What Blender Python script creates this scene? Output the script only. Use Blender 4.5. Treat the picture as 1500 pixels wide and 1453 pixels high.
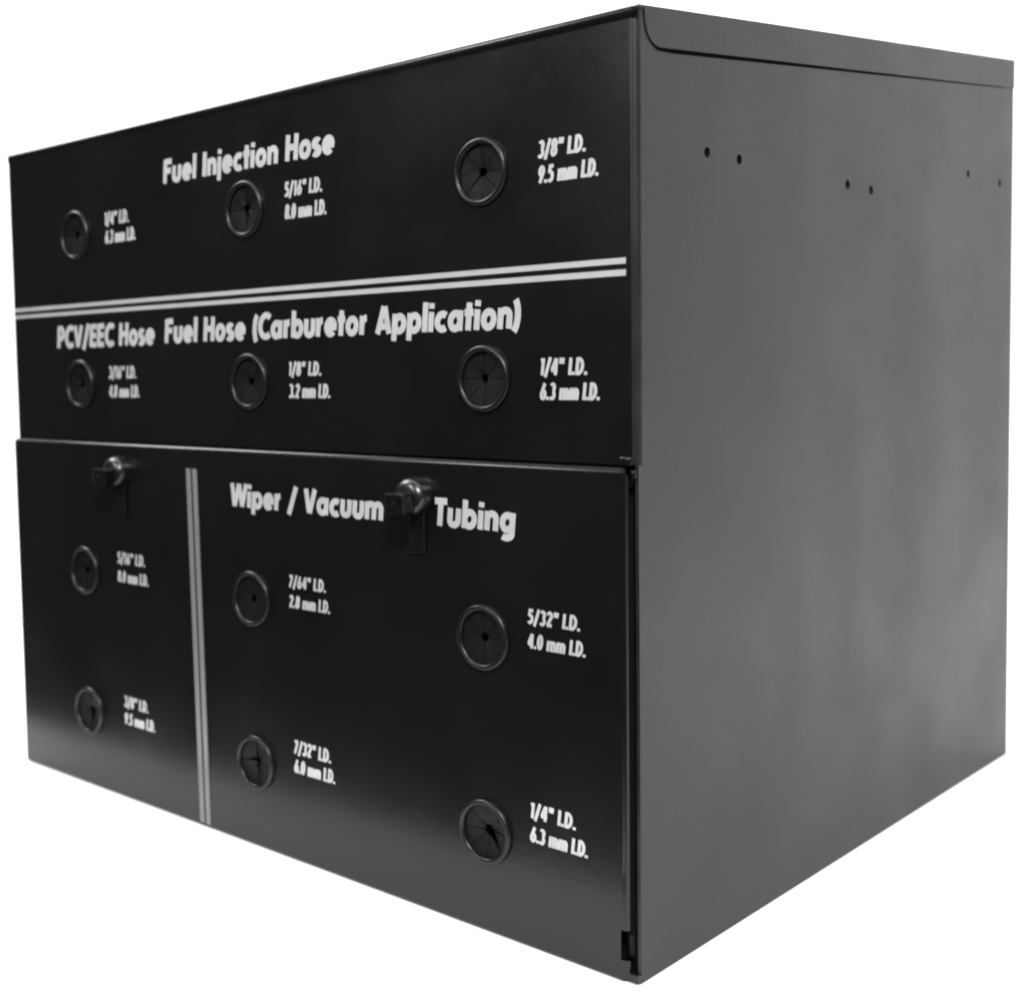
import bpy, bmesh, math, random
from math import sin, cos, pi, radians
from mathutils import Vector, Matrix
from mathutils.geometry import delaunay_2d_cdt

for o in list(bpy.data.objects):
    bpy.data.objects.remove(o, do_unlink=True)
scn = bpy.context.scene
COL = scn.collection
S = 0.5                      # one unit of the measurements below = 0.5 m (the cabinet is one unit high)
LEAN = 0.03338               # the front leans back by this much per unit of height

# ------------------------------------------------------------------ camera
cd = bpy.data.cameras.new('camera')
cam = bpy.data.objects.new('camera', cd)
COL.objects.link(cam)
scn.camera = cam
az, pitch, roll = 0.82133, 0.09885, -0.04788
f = Vector((-sin(az) * cos(pitch), cos(az) * cos(pitch), -sin(pitch)))
r = Vector((cos(az), sin(az), 0))
u = r.cross(f)
r2, u2 = cos(roll) * r + sin(roll) * u, -sin(roll) * r + cos(roll) * u
m = Matrix((r2, u2, -f)).transposed().to_4x4()
m.translation = Vector((0.79022, -1.16096, 0.69664)) * S
cam.matrix_world = m
cd.sensor_width = 36
cd.lens = 2005.4 / 1500 * 36
cd.shift_x = (750 - 466.3) / 1500
cd.shift_y = -(726.5 - 680.9) / 1500
cd.dof.use_dof = True
cd.dof.focus_distance = 0.74
cd.dof.aperture_fstop = 9.0
cd.clip_start = 0.01
cd.clip_end = 100

# ------------------------------------------------------------------ world: a dim room round the lit table
w = bpy.data.worlds.new('World')
scn.world = w
w.use_nodes = True
w.node_tree.nodes['Background'].inputs[0].default_value = (0.5, 0.5, 0.5, 1)
w.node_tree.nodes['Background'].inputs[1].default_value = 0.11


# ------------------------------------------------------------------ lamps
def area(name, loc, target, sx, sy, power, spread=180):
    ld = bpy.data.lights.new(name, 'AREA')
    ld.shape = 'RECTANGLE'
    ld.size, ld.size_y, ld.energy = sx * S, sy * S, power
    ld.color = (1, 1, 1)
    ld.spread = radians(spread)
    o = bpy.data.objects.new(name, ld)
    COL.objects.link(o)
    o.location = Vector(loc) * S
    d = (Vector(target) - Vector(loc)).normalized()
    o.rotation_euler = d.to_track_quat('-Z', 'Y').to_euler()
    return o


area('overhead_softbox', (-0.6, 1.2, 4.6), (-0.6, 1.2, 0), 6.0, 2.8, 76)
area('backdrop_softbox', (0.2, 1.8, 4.4), (0.0, 4.6, 0.9), 7.0, 1.2, 27)
area('left_softbox', (-3.6, -0.3, 3.6), (-0.8, 0.2, 0.4), 1.7, 1.7, 36)
area('front_softbox', (1.7, -1.9, 3.0), (-0.6, 0.0, 0.4), 0.65, 0.65, 38)
area('glow_fill', (-1.2, -2.6, 2.4), (-0.1, 0.0, 0.9), 0.7, 0.7, 12)  # added fill, out of view, for the glow at the panel's upper right
area('apron_light', (-1.1, -1.3, -0.75), (-1.1, 0.0, -0.75), 3.4, 0.6, 20, 68)  # added below table level, out of view, to whiten the front drop

scn.view_settings.view_transform = 'Standard'
scn.view_settings.look = 'None'
scn.view_settings.exposure = 0
scn.view_settings.gamma = 1
scn.cycles.filter_width = 2.2


# ------------------------------------------------------------------ materials
def mat(name, col, rough, spec=0.5, bump=0.0, bscale=300, mottle=0.0, mscale=6, metallic=0.0, rvar=0.0, wave=0.0):
    mt = bpy.data.materials.new(name)
    mt.use_nodes = True
    nt = mt.node_tree
    b = nt.nodes['Principled BSDF']
    b.inputs['Base Color'].default_value = (*([col] * 3 if isinstance(col, float) else col), 1)
    b.inputs['Roughness'].default_value = rough
    b.inputs['Specular IOR Level'].default_value = spec
    b.inputs['Metallic'].default_value = metallic
    tc = nt.nodes.new('ShaderNodeTexCoord')
    if bump:
        n = nt.nodes.new('ShaderNodeTexNoise')
        n.inputs['Scale'].default_value = bscale
        n.inputs['Detail'].default_value = 3
        nt.links.new(tc.outputs['Object'], n.inputs['Vector'])
        bp = nt.nodes.new('ShaderNodeBump')
        bp.inputs['Strength'].default_value = bump
        bp.inputs['Distance'].default_value = 0.0006
        nt.links.new(n.outputs['Fac'], bp.inputs['Height'])
        nt.links.new(bp.outputs['Normal'], b.inputs['Normal'])
        if wave:                       # slow waviness of rolled sheet metal
            nw = nt.nodes.new('ShaderNodeTexNoise')
            nw.inputs['Scale'].default_value = 9
            nw.inputs['Detail'].default_value = 1
            nt.links.new(tc.outputs['Object'], nw.inputs['Vector'])
            bw = nt.nodes.new('ShaderNodeBump')
            bw.inputs['Strength'].default_value = 1.0
            bw.inputs['Distance'].default_value = wave
            nt.links.new(nw.outputs['Fac'], bw.inputs['Height'])
            nt.links.new(bw.outputs['Normal'], bp.inputs['Normal'])
    if mottle or rvar:
        n2 = nt.nodes.new('ShaderNodeTexNoise')
        n2.inputs['Scale'].default_value = mscale
        n2.inputs['Detail'].default_value = 6
        n2.inputs['Roughness'].default_value = 0.62
        nt.links.new(tc.outputs['Object'], n2.inputs['Vector'])
        if mottle:
            mr = nt.nodes.new('ShaderNodeMapRange')
            mr.inputs['From Min'].default_value = 0.3
            mr.inputs['From Max'].default_value = 0.7
            mr.inputs['To Min'].default_value = col * (1 - mottle)
            mr.inputs['To Max'].default_value = col * (1 + mottle)
            nt.links.new(n2.outputs['Fac'], mr.inputs['Value'])
            nt.links.new(mr.outputs['Result'], b.inputs['Base Color'])
        if rvar:
            m3 = nt.nodes.new('ShaderNodeMapRange')
            m3.inputs['From Min'].default_value = 0.3
            m3.inputs['From Max'].default_value = 0.7
            m3.inputs['To Min'].default_value = rough - rvar
            m3.inputs['To Max'].default_value = rough + rvar
            nt.links.new(n2.outputs['Fac'], m3.inputs['Value'])
            nt.links.new(m3.outputs['Result'], b.inputs['Roughness'])
    return mt


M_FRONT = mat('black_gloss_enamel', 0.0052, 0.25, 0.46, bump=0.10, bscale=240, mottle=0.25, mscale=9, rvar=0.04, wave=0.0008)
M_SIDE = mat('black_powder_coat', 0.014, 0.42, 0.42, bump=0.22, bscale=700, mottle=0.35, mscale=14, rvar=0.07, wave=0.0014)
M_IN = mat('dark_interior', 0.006, 0.8, 0.2)
M_RUB = mat('black_moulded_rubber', 0.005, 0.36, 0.45, bump=0.12, bscale=500, mottle=0.3, mscale=40)
M_FLAP = mat('matt_rubber', 0.005, 0.6, 0.25, bump=0.4, bscale=350, mottle=0.4, mscale=60)
M_INK = mat('white_screen_print', 0.52, 0.5, 0.3, mottle=0.10, mscale=90)
M_TAPE = mat('pale_grey_print', 0.47, 0.45, 0.4, mottle=0.08, mscale=30)
M_GREY = mat('mid_grey_print', 0.22, 0.45, 0.4, mottle=0.08, mscale=30)
M_LATCH = mat('black_latch_plastic', 0.005, 0.25, 0.4, bump=0.15, bscale=400)
M_DOME = mat('polished_latch_dome', 0.005, 0.33, 0.9)
M_SHEET = mat('white_paper', 0.86, 0.85, 0.2, bump=0.1, bscale=60)


# ------------------------------------------------------------------ helpers
def link(name, bm, mt, parent=None, label=None, smooth=False):
    me = bpy.data.meshes.new(name)
    for v in bm.verts:
        v.co *= S
    bm.normal_update()
    if smooth:
        for fc in bm.faces:
            fc.smooth = True
    bm.to_mesh(me)
    bm.free()
    if isinstance(mt, (list, tuple)):
        for x in mt:
            me.materials.append(x)
    else:
        me.materials.append(mt)
    o = bpy.data.objects.new(name, me)
    COL.objects.link(o)
    if parent:
        o.parent = parent
    if label:
        o['label'] = label
    return o


def F(x, z, off=0.0):
    """point on the front: x (0 = right corner), z height, off = distance out of the front"""
    return Vector((x, LEAN * z - off, z))


def box(bm, lo, hi, mp=None, bev=0.0, seg=2):
    """box; mp maps (a,b,c) to a point"""
    vs = []
    for k in (lo[2], hi[2]):
        for (a, b) in ((lo[0], lo[1]), (hi[0], lo[1]), (hi[0], hi[1]), (lo[0], hi[1])):
            vs.append(bm.verts.new((a, b, k)))
    fs = [(0, 3, 2, 1), (4, 5, 6, 7), (0, 1, 5, 4), (1, 2, 6, 5), (2, 3, 7, 6), (3, 0, 4, 7)]
    faces = [bm.faces.new([vs[i] for i in q]) for q in fs]
    verts = set(vs)
    if bev:
        edges = set(e for fc in faces for e in fc.edges)
        res = bmesh.ops.bevel(bm, geom=list(edges), offset=bev, segments=seg, profile=0.5, affect='EDGES')
        verts = set(v for fc in res['faces'] for v in fc.verts) | set(v for v in verts if v.is_valid)
    if mp:
        for v in verts:
            v.co = mp(v.co)


def circle(cx, cy, rad, n=40):
    return [(cx + rad * cos(2 * pi * i / n), cy + rad * sin(2 * pi * i / n)) for i in range(n)]


def sheet(bm, outline, holes, mp, t0, t1):
    """flat sheet with round holes; mp(a, b, t) gives the point; t0 outer face, t1 inner face"""
    pts, edges = [], []
    for loop in [outline] + holes:
        s = len(pts)
        n = len(loop)
        pts += [Vector(p) for p in loop]
        edges += [(s + i, s + (i + 1) % n) for i in range(n)]
    vo, eo, fo, _, _, _ = delaunay_2d_cdt(pts, edges, [], 1, 1e-7)
    cen = [(sum(p[0] for p in h) / len(h), sum(p[1] for p in h) / len(h),
            max(math.dist(p, (sum(q[0] for q in h) / len(h), sum(q[1] for q in h) / len(h))) for p in h)) for h in holes]
    keep = []
    for fc in fo:
        c = sum((vo[i] for i in fc), Vector((0, 0))) / len(fc)
        if any((c.x - a) ** 2 + (c.y - b) ** 2 < (q * 0.985) ** 2 for a, b, q in cen):
            continue
        keep.append(list(fc))
    A = [bm.verts.new(mp(v.x, v.y, t0)) for v in vo]
    B = [bm.verts.new(mp(v.x, v.y, t1)) for v in vo]
    cnt = {}
    for fc in keep:
        bm.faces.new([A[i] for i in fc])
        bm.faces.new([B[i] for i in reversed(fc)])
        for i in range(len(fc)):
            e = (fc[i], fc[(i + 1) % len(fc)])
            cnt[e] = 1
    for (a, b) in list(cnt):
        if (b, a) not in cnt:
            bm.faces.new([A[b], A[a], B[a], B[b]])


def strip(bm, prof, sweep, smooth=True):
    """prof: list of (p, q); sweep: list of functions mapping (p, q) to a point; quads between them"""
    rows = [[bm.verts.new(s(p, q)) for (p, q) in prof] for s in sweep]
    for a, b in zip(rows, rows[1:]):
        for i in range(len(prof) - 1):
            fc = bm.faces.new([a[i], a[i + 1], b[i + 1], b[i]])
            fc.smooth = smooth


def fixn(bm):
    bmesh.ops.recalc_face_normals(bm, faces=bm.faces[:])


# ------------------------------------------------------------------ the setting: table covered in white paper, paper backdrop
TX0, TX1, TY1 = -6.5, 7.0, 5.4


def edge_y(x):                      # the front edge of the table runs slightly askew to the cabinet
    return -0.275 - 0.075 * x


bm = bmesh.new()
prof = [(0.0, 1.0)] + []
xs = [TX0 + (TX1 - TX0) * i / 22 for i in range(23)]
pr = []
for k in range(9):                  # drop over the front edge, radius 0.03
    a = pi / 2 * k / 8
    pr.append((-0.012 * sin(a) , -0.012 + 0.012 * cos(a)))
rows = []
for x in xs:
    e = edge_y(x) + 0.012
    row = [(x, TY1, 0.0), (x, 3.0, 0.0), (x, 0.6, 0.0), (x, e, 0.0)] + [(x, e + p, q) for p, q in pr[1:]] + [(x, e - 0.012, -0.8), (x, e - 0.012, -1.5)]
    rows.append([bm.verts.new(c) for c in row])
for a, b in zip(rows, rows[1:]):
    for i in range(len(a) - 1):
        fc = bm.faces.new([a[i], b[i], b[i + 1], a[i + 1]])
        fc.smooth = True
fixn(bm)
o = link('table_surface', bm, M_SHEET)
o['kind'] = 'structure'
bm = bmesh.new()
R = 0.6
plan = [Vector(p) for p in ((-4.4, 0.1), (-4.4, 0.9), (-4.25, 1.7), (-3.9, 2.4), (-3.35, 3.0), (-2.65, 3.45), (-1.8, 3.7), (-0.8, 3.8), (1.5, 3.8), (4.5, 3.8), (6.5, 3.8))]
prof = [(-0.01, 0.003)] + [(R * sin(pi / 2 * k / 10), 0.004 + R - R * cos(pi / 2 * k / 10)) for k in range(11)] + [(R, 4.3)]
rows = []
for i, p in enumerate(plan):
    d = (plan[min(i + 1, len(plan) - 1)] - plan[max(i - 1, 0)]).normalized()
    nn = Vector((-d.y, d.x))
    rows.append([bm.verts.new((p.x + nn.x * q, p.y + nn.y * q, zz)) for q, zz in prof])
for a, b in zip(rows, rows[1:]):
    for i in range(len(a) - 1):
        fc = bm.faces.new([a[i], a[i + 1], b[i + 1], b[i]])
        fc.smooth = True
o = link('backdrop', bm, M_SHEET)
o['kind'] = 'structure'

# ------------------------------------------------------------------ the cabinet
W, D = 1.198, 0.984
BACK_Y, BACK_Z = 1.0084, 1.0384       # rear top corner
SEAM = 0.543
root = bpy.data.objects.new('hose_cabinet', None)
COL.objects.link(root)
root.location = (-W / 2 * S, 0, 0)
root['label'] = 'black metal hose dispenser cabinet with white lettering and round hose outlets on its front'
root['category'] = 'cabinet'
root.empty_display_size = 0.1
PAR = root


def part(name, bm, mt, parent=None, label=None, smooth=False):
    o = link(name, bm, mt, None, label, smooth)
    p = parent or PAR
    o.parent = p
    # meshes are written in cabinet coordinates: take the root's shift out
    o.matrix_parent_inverse = Matrix.Translation((W / 2 * S, 0, 0)) if p is root else Matrix.Identity(4)
    return o


def top_z(y):                          # the top plate rises slightly towards the back
    return 1 + (y - LEAN) / (BACK_Y - LEAN) * (BACK_Z - 1)


def back_y(z):
    return D + z / BACK_Z * (BACK_Y - D)


RB = 0.0075                             # bend radius of the front right corner
T = 0.004
FL = 0.039                             # height of the lid's side flange


# right side panel (with screw holes) and the bend into the front
def side_map(x0, sgn):
    return lambda a, b, t: Vector((x0 + sgn * t, a, b))


holes = [circle(0.160, 0.863, 0.0058, 16), circle(0.2255, 0.8588, 0.0056, 16), circle(0.480, 0.8407, 0.0060, 16),
         circle(0.5427, 0.8362, 0.0058, 16),
         circle(0.842, 0.8688, 0.0052, 16), circle(0.955, 0.8600, 0.0052, 16)]
GZ0, GZ1 = 0.0045, 0.0010              # shadow gap under the flange, front and back


def groove_top(y):
    k = (y - 0.04) / (BACK_Y - 0.04)
    return top_z(y) - FL - (GZ0 + (GZ1 - GZ0) * k)


bm = bmesh.new()
ol = [(0.0, 0.0), (D, 0.0), (back_y(1.01), 1.015), (0.970, 1.012), (0.966, groove_top(0.966)), (0.095, groove_top(0.095))]
# rounded run of the gap round the front corner of the flange, then up to the top beside it
cr = 0.030
for k in range(1, 7):
    a = pi / 2 * k / 6
    ol.append((0.095 - 0.018 - (cr) * sin(a), groove_top(0.08) + cr - cr * cos(a)))
ol += [(0.0445, top_z(0.04) - 0.002), (LEAN + RB, 0.998), (LEAN * SEAM + RB, SEAM), (LEAN * SEAM, SEAM)]
sheet(bm, ol, holes, side_map(0, -1), 0.0, T)
# the bend
prof = [(-RB + RB * sin(pi / 2 * k / 10), RB - RB * cos(pi / 2 * k / 10)) for k in range(11)]
strip(bm, prof, [lambda p, q: Vector((p, LEAN * SEAM + q, SEAM)), lambda p, q: Vector((p, LEAN * 0.998 + q, 0.998))])
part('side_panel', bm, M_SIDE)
# backing layer seen at the bottom of the gap
bm = bmesh.new()
sheet(bm, [(0.03, 0.90), (0.99, 0.925), (BACK_Y - 0.004, BACK_Z - 0.004), (LEAN + 0.004, 0.995)], [], side_map(0, -1), 0.0072, 0.0092)
part('inner_flange', bm, M_IN)
# two of the holes near the back are plugged
for (y, z) in ((0.842, 0.8688), (0.955, 0.8600)):
    bm = bmesh.new()
    bmesh.ops.create_cone(bm, cap_ends=True, segments=18, radius1=0.0062, radius2=0.0062, depth=0.002)
    bmesh.ops.rotate(bm, verts=bm.verts, matrix=Matrix.Rotation(pi / 2, 3, 'Y'))
    bmesh.ops.translate(bm, verts=bm.verts, vec=(-0.0036, y, z))
    part('plug', bm, M_SIDE)
# left side, back, bottom
bm = bmesh.new()
sheet(bm, [(0.0, 0.0), (D, 0.0), (BACK_Y, BACK_Z - 0.006), (LEAN + 0.003, 0.994), (LEAN * SEAM, SEAM)], [], side_map(-W, 1), 0.0, T)
fixn(bm)
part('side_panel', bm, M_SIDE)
bm = bmesh.new()
sheet(bm, [(-W + T, 0.004), (-T, 0.004), (-T, BACK_Z - 0.008), (-W + T, BACK_Z - 0.008)], [],
      lambda a, b, t: Vector((a, back_y(b) - 0.004 - t, b)), 0.0, T)
fixn(bm)
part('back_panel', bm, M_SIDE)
bm = bmesh.new()
box(bm, (-W + T, 0.012, 0.0), (-T, D - 0.001, T))
part('bottom_panel', bm, M_SIDE)
# dark sheet added behind the outlets, standing in for the shade inside
bm = bmesh.new()
box(bm, (-W + 0.006, 0.06, 0.03), (-0.010, 0.066, 0.985), lambda c: Vector((c.x, c.y + LEAN * c.z, c.z)))
part('dark_backing', bm, M_IN)
PX = (-1.0095, -0.6065, -0.2015)       # columns of outlets on the upper panel
DX = (-1.0030, -0.6030, -0.2005)       # columns on the door
bm = bmesh.new()
dholes = [circle(DX[0], 0.3412, 0.033, 32), circle(DX[0], 0.1195, 0.033, 32), circle(DX[1], 0.3412, 0.033, 32),
          circle(DX[1], 0.117, 0.033, 32), circle(DX[2], 0.3420, 0.033, 32), circle(DX[2], 0.1180, 0.033, 32)]
sheet(bm, [(-W + 0.006, 0.001), (-0.0042, 0.001), (-0.0042, SEAM + 0.02), (-W + 0.006, SEAM + 0.02)], dholes,
      lambda a, b, t: F(a, b, -0.012 - t), 0.0, T)
part('door_frame', bm, M_IN)

# lid
bm = bmesh.new()
LO = 0.0012                            # how far the lid stands out from what it covers
y0, y1 = LEAN - LO, BACK_Y
LL = -W - 0.0004


def lidz(y):
    return top_z(y) + LO


# top plate
for (za, zb) in ((0.0, -0.003),):
    a = [Vector((LL, y0 + 0.004, lidz(y0))), Vector((LO, y0 + 0.004, lidz(y0))), Vector((LO, y1, lidz(y1))), Vector((LL, y1, lidz(y1)))]
    up = [bm.verts.new(p) for p in a]
    dn = [bm.verts.new(p + Vector((0, 0, zb))) for p in a]
    bm.faces.new(up)
    bm.faces.new(dn[::-1])
    for i in range(4):
        j = (i + 1) % 4
        bm.faces.new([up[j], up[i], dn[i], dn[j]])
# front lip: rolled edge
lip = [(0.004 - 0.004 * sin(pi / 2 * k / 6), -0.004 + 0.004 * cos(pi / 2 * k / 6)) for k in range(7)] + [(0.0, -0.012), (0.0022, -0.0125)]
zt = lidz(y0)
strip(bm, lip, [lambda p, q: Vector((LL, y0 + p + LEAN * q, zt + q)), lambda p, q: Vector((LO - 0.006, y0 + p + LEAN * q, zt + q)),
                lambda p, q: Vector((LO, y0 + p + 0.003 + LEAN * q, zt + q))], True)
part('lid', bm, M_FRONT)
# side flange of the lid, rounded lower front corner
for side in (1, -1):
    bm = bmesh.new()
    yf = 0.0455
    ol = [(y1 - 0.0005, top_z(y1) + LO - 0.0002), (yf, top_z(yf) + LO - 0.0002)]
    zb = top_z(0.08) - FL
    ol += [(yf, zb + 0.03)] if False else []
    for k in range(0, 8):
        a = pi / 2 * k / 7
        ol.append((yf + 0.0015 + 0.026 - 0.026 * cos(a), zb + 0.026 - 0.026 * sin(a)))
    ol += [(0.972, top_z(0.972) - FL), (back_y(top_z(y1) - FL), top_z(y1) - FL)]
    x0 = 0.0013 if side == 1 else -W - 0.0003
    sheet(bm, ol, [], (lambda a, b, t, x0=x0, s=side: Vector((x0 - s * t, a, b))), 0.0, 0.0011)
    fixn(bm)
    part('lid_flange', bm, M_SIDE)

# upper front panel
bm = bmesh.new()
uholes = [circle(x, 0.858, 0.033, 32) for x in PX] + [circle(x, 0.631, 0.033, 32) for x in PX]
sheet(bm, [(-W, SEAM), (-RB, SEAM), (-RB, 0.998), (-W, 0.998)], uholes, lambda a, b, t: F(a, b, -t), 0.0, T)
up_panel = part('front_panel', bm, M_FRONT)

# lower door: sheet, rolled top, rolled right edge
OFF = 0.0088
DT = 0.5405                            # top of the flat part
bm = bmesh.new()
rx = -0.0165
ol = [(-W - 0.0005, 0.004), (rx, 0.004), (rx, 0.0235), (-0.0190, 0.0235), (-0.0190, 0.0557), (rx, 0.0557), (rx, DT - 0.0054), (-W - 0.0005, DT - 0.0054)]
sheet(bm, ol, dholes, lambda a, b, t: F(a, b, OFF - t), 0.0, 0.0025)
rr = 0.0062
prof = [(rx + rr * sin(pi / 2 * k / 8), rr - rr * cos(pi / 2 * k / 8)) for k in range(9)]
for za, zb in ((0.0557, DT - 0.0054), (0.004, 0.0235)):
    strip(bm, prof, [lambda p, q, z=za: F(p, z, OFF - q), lambda p, q, z=zb: F(p, z, OFF - q)])
rt = 0.0056
prof = [(rt * sin(pi / 2 * k / 6), rt - rt * cos(pi / 2 * k / 6)) for k in range(7)] + [(rt, 0.0125)]
strip(bm, prof, [lambda p, q: F(-W - 0.0005, DT - 0.0054 + p, OFF - q), lambda p, q: F(rx, DT - 0.0054 + p, OFF - q),
                 lambda p, q: F(rx + 0.004, DT - 0.0054 + p * 0.8, OFF - q - 0.002)])
# rolled bottom hem
prof = [(-0.0035 * sin(pi / 2 * k / 4), 0.0035 - 0.0035 * cos(pi / 2 * k / 4)) for k in range(5)]
strip(bm, prof, [lambda p, q: F(-W - 0.0005, 0.004 + p, OFF - q), lambda p, q: F(rx, 0.004 + p, OFF - q)])
door = part('door', bm, M_FRONT)

bm = bmesh.new()
box(bm, (-W + 0.002, -0.0055, 0.001), (-0.0002, 0.0115, 0.0105), None, 0.001, 1)
part('sill', bm, M_FRONT)

# hinge knuckle at the lower right, folded tab at the upper right
bm = bmesh.new()
bmesh.ops.create_cone(bm, cap_ends=True, segments=16, radius1=0.0032, radius2=0.0032, depth=0.022)
bmesh.ops.translate(bm, verts=bm.verts, vec=F(-0.0105, 0.040, 0.001))
part('hinge', bm, M_IN, smooth=True)
for (x, z, sx, sz, of) in ((-0.0125, 0.5475, 0.0075, 0.0045, 0.001), (-0.0035, 0.5345, 0.0032, 0.0042, 0.001)):
    bm = bmesh.new()
    box(bm, (x - sx, z - sz, of), (x + sx, z + sz, of + 0.005), lambda c: F(c.x, c.y, c.z), 0.0022, 3)
    part('corner_tab', bm, M_LATCH, smooth=True)


# ------------------------------------------------------------------ hose outlets: ring with eight rubber flaps
def ring_mesh():
    bm = bmesh.new()
    n = 56
    prof = []
    ro, ri, h = 0.0375, 0.0303, 0.0055
    prof.append((ro, 0.0))
    for k in range(0, 9):
        a = pi * k / 8
        prof.append(((ro + ri) / 2 + (ro - ri) / 2 * cos(a), 0.0012 + (h - 0.0012) * sin(a)))
    prof += [(ri, -0.004), (ri - 0.0005, -0.007)]
    rows = []
    for i in range(n):
        t = 2 * pi * i / n
        rows.append([bm.verts.new((p * cos(t), -q, p * sin(t))) for p, q in prof])
    for i in range(n):
        a, b = rows[i], rows[(i + 1) % n]
        for k in range(len(prof) - 1):
            bm.faces.new([a[k], a[k + 1], b[k + 1], b[k]])
    fixn(bm)
    return bm


def flap_mesh(idx, rng, mess):
    bm = bmesh.new()
    a0, a1 = 2 * pi * (idx + 0.02) / 8, 2 * pi * (idx + 0.98) / 8
    r0, r1 = 0.0052 + mess * rng.uniform(0, 0.004), 0.0306
    tw, dp = rng.uniform(-1, 1) * 0.0008 * (1 + 2 * mess), rng.uniform(0.0005, 0.003) + mess * rng.uniform(0.0, 0.008)
    lay = []
    for th in (0.0, 0.0018):
        g = []
        for j in range(4):
            q = j / 3
            rr_ = r1 + (r0 - r1) * q
            row = []
            for k in range(4):
                s = k / 3
                ang = a0 + (a1 - a0) * s
                dep = 0.0008 + dp * q ** 1.4 + tw * (s - 0.5) * 2 * q + th
                row.append(bm.verts.new((rr_ * cos(ang), dep, rr_ * sin(ang))))
            g.append(row)
        lay.append(g)
    A, B = lay
    for j in range(3):
        for k in range(3):
            bm.faces.new([A[j][k], A[j][k + 1], A[j + 1][k + 1], A[j + 1][k]])
            bm.faces.new([B[j][k + 1], B[j][k], B[j + 1][k], B[j + 1][k + 1]])
    loop = [(0, k) for k in range(3)] + [(j, 3) for j in range(3)] + [(3, k) for k in range(3, 0, -1)] + [(j, 0) for j in range(3, 0, -1)]
    for q in range(len(loop)):
        (j, k), (j2, k2) = loop[q], loop[(q + 1) % len(loop)]
        bm.faces.new([A[j2][k2], A[j][k], B[j][k], B[j2][k2]])
    fixn(bm)
    return bm


ringobj = None
outlets = [(PX[0], 0.8565, 0, 0.1, 'upper left'), (PX[1], 0.858, 0, 0.3, ''), (PX[2], 0.8602, 0, 0.0, ''),
           (PX[0], 0.6290, 0, 0.2, ''), (PX[1], 0.6312, 0, 0.0, ''), (PX[2], 0.6325, 0, 0.0, ''),
           (DX[0], 0.3412, 1, 0.3, ''), (DX[0], 0.1195, 1, 0.5, ''), (DX[1], 0.3412, 1, 0.2, ''), (DX[2], 0.3420, 1, 0.0, ''),
           (DX[1], 0.1170, 1, 0.9, ''), (DX[2], 0.1180, 1, 0.8, '')]
rng = random.Random(5)
for gi, (x, z, on_door, mess, _) in enumerate(outlets):
    off = OFF if on_door else 0.0
    if ringobj is None:
        ringobj = link('outlet_ring', ring_mesh(), M_RUB, smooth=True)
        g = ringobj
    else:
        g = ringobj.copy()
        COL.objects.link(g)
    g.parent = root
    loc = F(x, z, off + 0.0003) * S
    g.matrix_parent_inverse = Matrix.Identity(4)
    g.location = loc - root.location
    g.rotation_euler = (-math.atan(LEAN), rng.uniform(0, 0), 0)
    for k in range(8):
        fo = link('flap', flap_mesh(k, rng, mess), M_FLAP, smooth=False)
        fo.parent = g


# ------------------------------------------------------------------ latches
def latch(x, z, lab):
    e = bpy.data.objects.new('latch', None)
    bm = bmesh.new()
    # domed body
    n = 20
    prof = [(0.0235, 0.0), (0.0235, 0.009), (0.0231, 0.0125), (0.0218, 0.0158), (0.0196, 0.0188), (0.0166, 0.0208), (0.0130, 0.0219), (0.0008, 0.0224)]
    rows = []
    for i in range(n * 2):
        t = 2 * pi * i / (n * 2)
        rows.append([bm.verts.new(F(x + p * cos(t), z + p * 0.92 * sin(t), OFF + q)) for p, q in prof])
    for i in range(n * 2):
        a, b = rows[i], rows[(i + 1) % (n * 2)]
        for k in range(len(prof) - 1):
            bm.faces.new([a[k], a[k + 1], b[k + 1], b[k]])
    bm.faces.new([r_[-1] for r_ in rows])
    fixn(bm)
    body = part('latch', bm, M_DOME, label=lab, smooth=True)
    bm = bmesh.new()
    box(bm, (x - 0.0165, z - 0.018, OFF + 0.019), (x + 0.0135, z + 0.006, OFF + 0.040), lambda c: F(c.x, c.y, c.z), 0.002, 2)
    th = link('thumb_tab', bm, M_LATCH)
    th.parent = body
    bm = bmesh.new()
    box(bm, (x - 0.012, z - 0.068, OFF + 0.0002), (x + 0.0125, z - 0.012, OFF + 0.0042), lambda c: F(c.x, c.y, c.z), 0.0012, 2)
    pl = link('latch_plate', bm, M_FRONT)
    pl.parent = body
    bm = bmesh.new()
    bmesh.ops.create_cone(bm, cap_ends=True, segments=16, radius1=0.0032, radius2=0.0024, depth=0.002)
    bmesh.ops.rotate(bm, verts=bm.verts, matrix=Matrix.Rotation(pi / 2, 3, 'X'))
    bmesh.ops.translate(bm, verts=bm.verts, vec=F(x - 0.002, z - 0.006, OFF + 0.0405))
    k = link('pin', bm, M_IN)
    k.parent = body
    bpy.data.objects.remove(e)


latch(-0.8975, 0.5010, 'black door latch on the left of the door beside the double stripe')
latch(-0.2975, 0.4975, 'black door latch between the words Vacuum and Tubing')


# ------------------------------------------------------------------ printing: a stroke alphabet, condensed bold
def arc(cx, cy, rx_, ry_, a0, a1, n=14):
    return [(cx + rx_ * cos(radians(a0 + (a1 - a0) * i / n)), cy + ry_ * sin(radians(a0 + (a1 - a0) * i / n))) for i in range(n + 1)]


def ell(cx, cy, rx_, ry_):
    return arc(cx, cy, rx_, ry_, 0, 360, 24)


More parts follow.
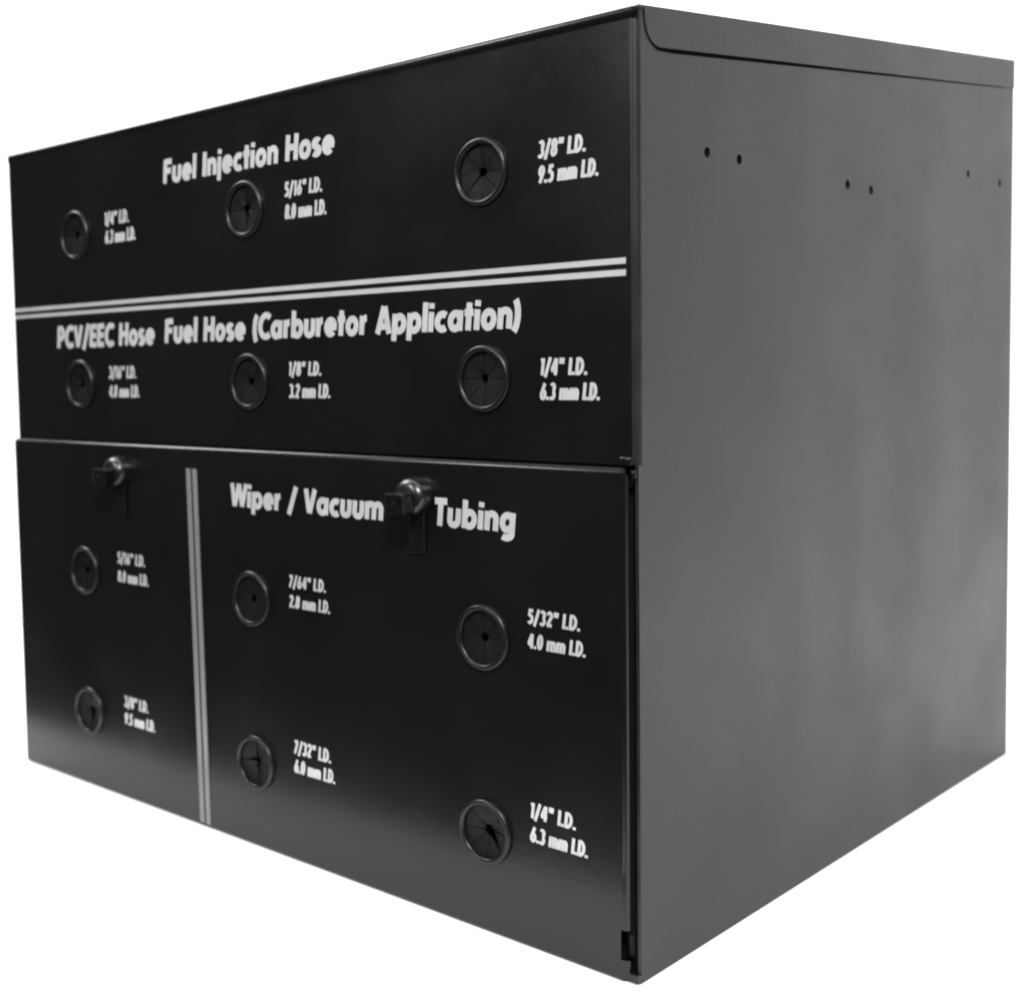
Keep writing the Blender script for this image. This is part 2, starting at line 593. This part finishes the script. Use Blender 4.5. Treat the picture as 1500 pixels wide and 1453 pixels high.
X = 0.69
bo = ell(0.26, 0.335, 0.165, 0.255)
GL = {
    'F': (0.45, [[(0.1, 0), (0.1, 1)], [(0.1, 0.91), (0.43, 0.91)], [(0.1, 0.52), (0.40, 0.52)]]),
    'E': (0.45, [[(0.1, 0), (0.1, 1)], [(0.1, 0.91), (0.43, 0.91)], [(0.1, 0.51), (0.41, 0.51)], [(0.1, 0.09), (0.43, 0.09)]]),
    'H': (0.56, [[(0.1, 0), (0.1, 1)], [(0.46, 0), (0.46, 1)], [(0.1, 0.51), (0.46, 0.51)]]),
    'I': (0.20, [[(0.1, 0), (0.1, 1)]]),
    'L': (0.40, [[(0.1, 0), (0.1, 1)], [(0.1, 0.09), (0.38, 0.09)]]),
    'T': (0.46, [[(0.23, 0), (0.23, 1)], [(0.01, 0.91), (0.45, 0.91)]]),
    'P': (0.48, [[(0.1, 0), (0.1, 1)], [(0.1, 0.91)] + arc(0.22, 0.67, 0.165, 0.24, 90, -90) + [(0.1, 0.43)]]),
    'D': (0.58, [[(0.1, 0), (0.1, 1)], [(0.1, 0.91)] + arc(0.20, 0.5, 0.28, 0.41, 90, -90) + [(0.1, 0.09)]]),
    'C': (0.56, [arc(0.36, 0.5, 0.265, 0.42, 48, 312, 20)]),
    'V': (0.56, [[(0.08, 1.0), (0.27, 0.02)], [(0.48, 1.0), (0.29, 0.02)]]),
    'W': (0.84, [[(0.09, 1.0), (0.25, 0.02)], [(0.43, 0.98), (0.27, 0.02)], [(0.45, 0.98), (0.62, 0.02)], [(0.79, 1.0), (0.63, 0.02)]]),
    'A': (0.60, [[(0.09, 0.0), (0.29, 0.98)], [(0.53, 0.0), (0.32, 0.98)], [(0.17, 0.27), (0.43, 0.27)]]),
    '/': (0.40, [[(0.06, -0.12), (0.34, 1.04)]]),
    '(': (0.26, [arc(0.38, 0.42, 0.26, 0.66, 128, 232)]),
    ')': (0.26, [arc(-0.12, 0.42, 0.26, 0.66, 52, -52)]),
    'u': (0.49, [[(0.1, X), (0.1, 0.24)] + arc(0.245, 0.24, 0.145, 0.16, 180, 360) + [(0.39, X)], ]),
    'n': (0.49, [[(0.1, 0), (0.1, X)], [(0.1, 0.42)] + arc(0.245, 0.43, 0.145, 0.17, 170, 0) + [(0.39, 0)]]),
    'm': (0.76, [[(0.1, 0), (0.1, X)], [(0.1, 0.42)] + arc(0.24, 0.43, 0.14, 0.17, 170, 0) + [(0.38, 0)],
                 [(0.38, 0.42)] + arc(0.52, 0.43, 0.14, 0.17, 170, 0) + [(0.66, 0)]]),
    'e': (0.51, [arc(0.26, 0.335, 0.165, 0.255, 0, 318, 22), [(0.12, 0.335), (0.50, 0.335)]]),
    'o': (0.52, [bo]),
    'c': (0.44, [arc(0.28, 0.335, 0.185, 0.255, 52, 308, 18)]),
    'a': (0.53, [bo, [(0.425, 0), (0.425, X)]]),
    'b': (0.53, [[(0.1, 0), (0.1, 1.03)], ell(0.275, 0.335, 0.165, 0.255)]),
    'p': (0.53, [[(0.1, -0.27), (0.1, X)], ell(0.275, 0.335, 0.165, 0.255)]),
    'g': (0.53, [bo, [(0.425, X), (0.425, -0.04)] + arc(0.255, -0.05, 0.17, 0.15, 0, -140)]),
    'r': (0.33, [[(0.1, 0), (0.1, X)], [(0.1, 0.40)] + arc(0.27, 0.40, 0.16, 0.20, 165, 88)]),
    's': (0.40, [arc(0.20, 0.47, 0.115, 0.125, 30, 225, 12) + arc(0.20, 0.20, 0.125, 0.125, 55, -150, 12)]),
    't': (0.32, [[(0.16, 0), (0.16, 0.93)], [(0.01, 0.60), (0.31, 0.60)]]),
    'i': (0.20, [[(0.1, 0), (0.1, X)], [(0.1, 0.80), (0.1, 0.99)]]),
    'j': (0.20, [[(0.1, -0.27), (0.1, X)], [(0.1, 0.80), (0.1, 0.99)]]),
    'l': (0.20, [[(0.1, 0), (0.1, 1.03)]]),
    '.': (0.20, [[(0.1, 0), (0.1, 0.19)]]),
    '"': (0.36, [[(0.11, 1.0), (0.10, 0.66)], [(0.28, 1.0), (0.25, 0.66)]]),
    '0': (0.50, [ell(0.25, 0.5, 0.155, 0.41)]),
    '1': (0.32, [[(0.20, 0), (0.20, 1)], [(0.03, 0.84), (0.20, 0.91)]]),
    '2': (0.48, [arc(0.235, 0.73, 0.15, 0.19, 170, -25, 12) + [(0.10, 0.09)], [(0.05, 0.09), (0.44, 0.09)]]),
    '3': (0.48, [arc(0.22, 0.73, 0.14, 0.185, 150, -85, 12), arc(0.22, 0.29, 0.165, 0.21, 85, -150, 12)]),
    '4': (0.52, [[(0.36, 0), (0.36, 0.98)], [(0.33, 0.96), (0.08, 0.30)], [(0.03, 0.29), (0.50, 0.29)]]),
    '5': (0.48, [[(0.42, 0.91), (0.15, 0.91), (0.12, 0.52)], [(0.12, 0.54)] + arc(0.22, 0.33, 0.165, 0.24, 100, -140, 14)]),
    '6': (0.50, [ell(0.25, 0.31, 0.155, 0.225), [(0.12, 0.42), (0.33, 0.98)]]),
    '7': (0.46, [[(0.03, 0.91), (0.42, 0.91)], [(0.36, 0.90), (0.14, 0.0)]]),
    '8': (0.50, [ell(0.25, 0.72, 0.135, 0.19), ell(0.25, 0.29, 0.155, 0.20)]),
    '9': (0.50, [ell(0.25, 0.69, 0.155, 0.225), [(0.38, 0.58), (0.17, 0.02)]]),
    ' ': (0.26, []),
}


def text_width(s, gap):
    return sum(GL[c][0] + gap for c in s) - gap


def ribbon(bm, pts, w, mp, closed):
    n = len(pts)
    L, R_ = [], []
    for i in range(n):
        p = Vector(pts[i])
        if closed:
            a, b = Vector(pts[(i - 1) % n]), Vector(pts[(i + 1) % n])
        else:
            a, b = Vector(pts[max(i - 1, 0)]), Vector(pts[min(i + 1, n - 1)])
        d1, d2 = (p - a), (b - p)
        d1 = d1.normalized() if d1.length > 1e-9 else d2.normalized()
        d2 = d2.normalized() if d2.length > 1e-9 else d1
        t = (d1 + d2)
        t = t.normalized() if t.length > 1e-6 else d1
        nn = Vector((-t.y, t.x))
        c = max(0.80, nn.dot(Vector((-d1.y, d1.x))))
        q = nn * (w / 2 / c)
        L.append(bm.verts.new(mp(p + q)))
        R_.append(bm.verts.new(mp(p - q)))
    for i in range(n if closed else n - 1):
        j = (i + 1) % n
        try:
            bm.faces.new([R_[i], R_[j], L[j], L[i]])
        except ValueError:
            pass


def write(s, x0, x1, z, cap, off, stroke=0.250, gap=0.022, slant=0.10, dz=0.0):
    """prints s between x0 and x1 on the front, baseline z (dz = drift of the baseline), capital height cap"""
    bm = bmesh.new()
    k = (x1 - x0) / text_width(s, gap)
    cx = 0.0
    lay = 0
    for c in s:
        adv, strokes = GL[c]
        for st in strokes:
            closed = len(st) > 4 and math.dist(st[0], st[-1]) < 1e-6
            pts = st[:-1] if closed else st
            # strokes keep one weight in true size although the letters are condensed: work in heights
            kk = k / cap
            pts2 = [((cx + p[0]) * kk + slant * p[1], p[1]) for p in pts]
            o_ = off + 0.0003 + 0.00004 * (lay % 6)
            ribbon(bm, pts2, stroke, lambda q, o_=o_: F(x0 + q.x * cap, z + dz * q.x * cap / (x1 - x0) + q.y * cap, o_), closed)
            lay += 1
        cx += adv + gap
    bmesh.ops.recalc_face_normals(bm, faces=bm.faces[:])
    for fc in bm.faces:
        fc.normal_update()
        if fc.normal.y > 0:
            fc.normal_flip()
    return part('lettering', bm, M_INK, label='white printed lettering reading ' + s.replace('"', ' inch'))


write('Fuel Injection Hose', -0.7835, -0.4345, 0.9100, 0.0325, 0)
write('PCV/EEC Hose', -1.0725, -0.8160, 0.6857, 0.0335, 0)
write('Fuel Hose (Carburetor Application)', -0.7915, -0.1485, 0.6868, 0.0333, 0)
write('Wiper / Vacuum', -0.6450, -0.3545, 0.4635, 0.0315, OFF)
write('Tubing', -0.2735, -0.1530, 0.4640, 0.0315, OFF)
SM = [  # first line, second line, x, z of first line, z of second, on the door, cap height
    ('1/4" I.D.', '6.3 mm I.D.', -0.9310, 0.8648, 0.8380, 0, 0.0190),
    ('5/16" I.D.', '8.0 mm I.D.', -0.5280, 0.8658, 0.8375, 0, 0.0185),
    ('3/8" I.D.', '9.5 mm I.D.', -0.1235, 0.8652, 0.8388, 0, 0.0182),
    ('3/16" I.D.', '4.8 mm I.D.', -0.9340, 0.6371, 0.6091, 0, 0.0182),
    ('1/8" I.D.', '3.2 mm I.D.', -0.5285, 0.6380, 0.6097, 0, 0.0178),
    ('1/4" I.D.', '6.3 mm I.D.', -0.1240, 0.6356, 0.6092, 0, 0.0182),
    ('5/16" I.D.', '8.0 mm I.D.', -0.9155, 0.3605, 0.3324, 1, 0.0170),
    ('3/8" I.D.', '9.5 mm I.D.', -0.9105, 0.1415, 0.1153, 1, 0.0172),
    ('7/64" I.D.', '2.8 mm I.D.', -0.5285, 0.3645, 0.3383, 1, 0.0162),
    ('5/32" I.D.', '4.0 mm I.D.', -0.1380, 0.3656, 0.3387, 1, 0.0165),
    ('7/32" I.D.', '6.0 mm I.D.', -0.5265, 0.1450, 0.1195, 1, 0.0178),
    ('1/4" I.D.', '6.3 mm I.D.', -0.1375, 0.1488, 0.1220, 1, 0.0176),
]
for a, b, x, z1, z2, dr, cap in SM:
    o_ = OFF if dr else 0
    w1 = 0.0115 * 6.1 / 7.0 * (len(a) - 3) if False else (0.0615 if len(a) == 9 else 0.0700)
    write(a, x, x + w1, z1, cap, o_, 0.225, 0.06, 0.12)
    write(b, x, x + 0.0768, z2, cap, o_, 0.225, 0.06, 0.12)


def stripe(pts, off, mt=None):
    bm = bmesh.new()
    A = [bm.verts.new(F(x, z, off + 0.0009)) for x, z in pts]
    B = [bm.verts.new(F(x, z, off + 0.0001)) for x, z in pts]
    bm.faces.new(A)
    for i in range(4):
        j = (i + 1) % 4
        bm.faces.new([A[j], A[i], B[i], B[j]])
    fixn(bm)
    return part('stripe', bm, mt or M_TAPE)


stripe([(-1.1965, 0.7470), (-0.0136, 0.7474), (-0.0136, 0.7536), (-1.1965, 0.7526)], 0)
stripe([(-1.1965, 0.7362), (-0.0136, 0.7353), (-0.0136, 0.7418), (-1.1965, 0.7414)], 0)
stripe([(-0.7385, 0.5105), (-0.7300, 0.0060), (-0.7205, 0.0060), (-0.7290, 0.5105)], OFF, M_GREY)
stripe([(-0.7245, 0.5105), (-0.7160, 0.0060), (-0.7065, 0.0060), (-0.7150, 0.5105)], OFF, M_GREY)
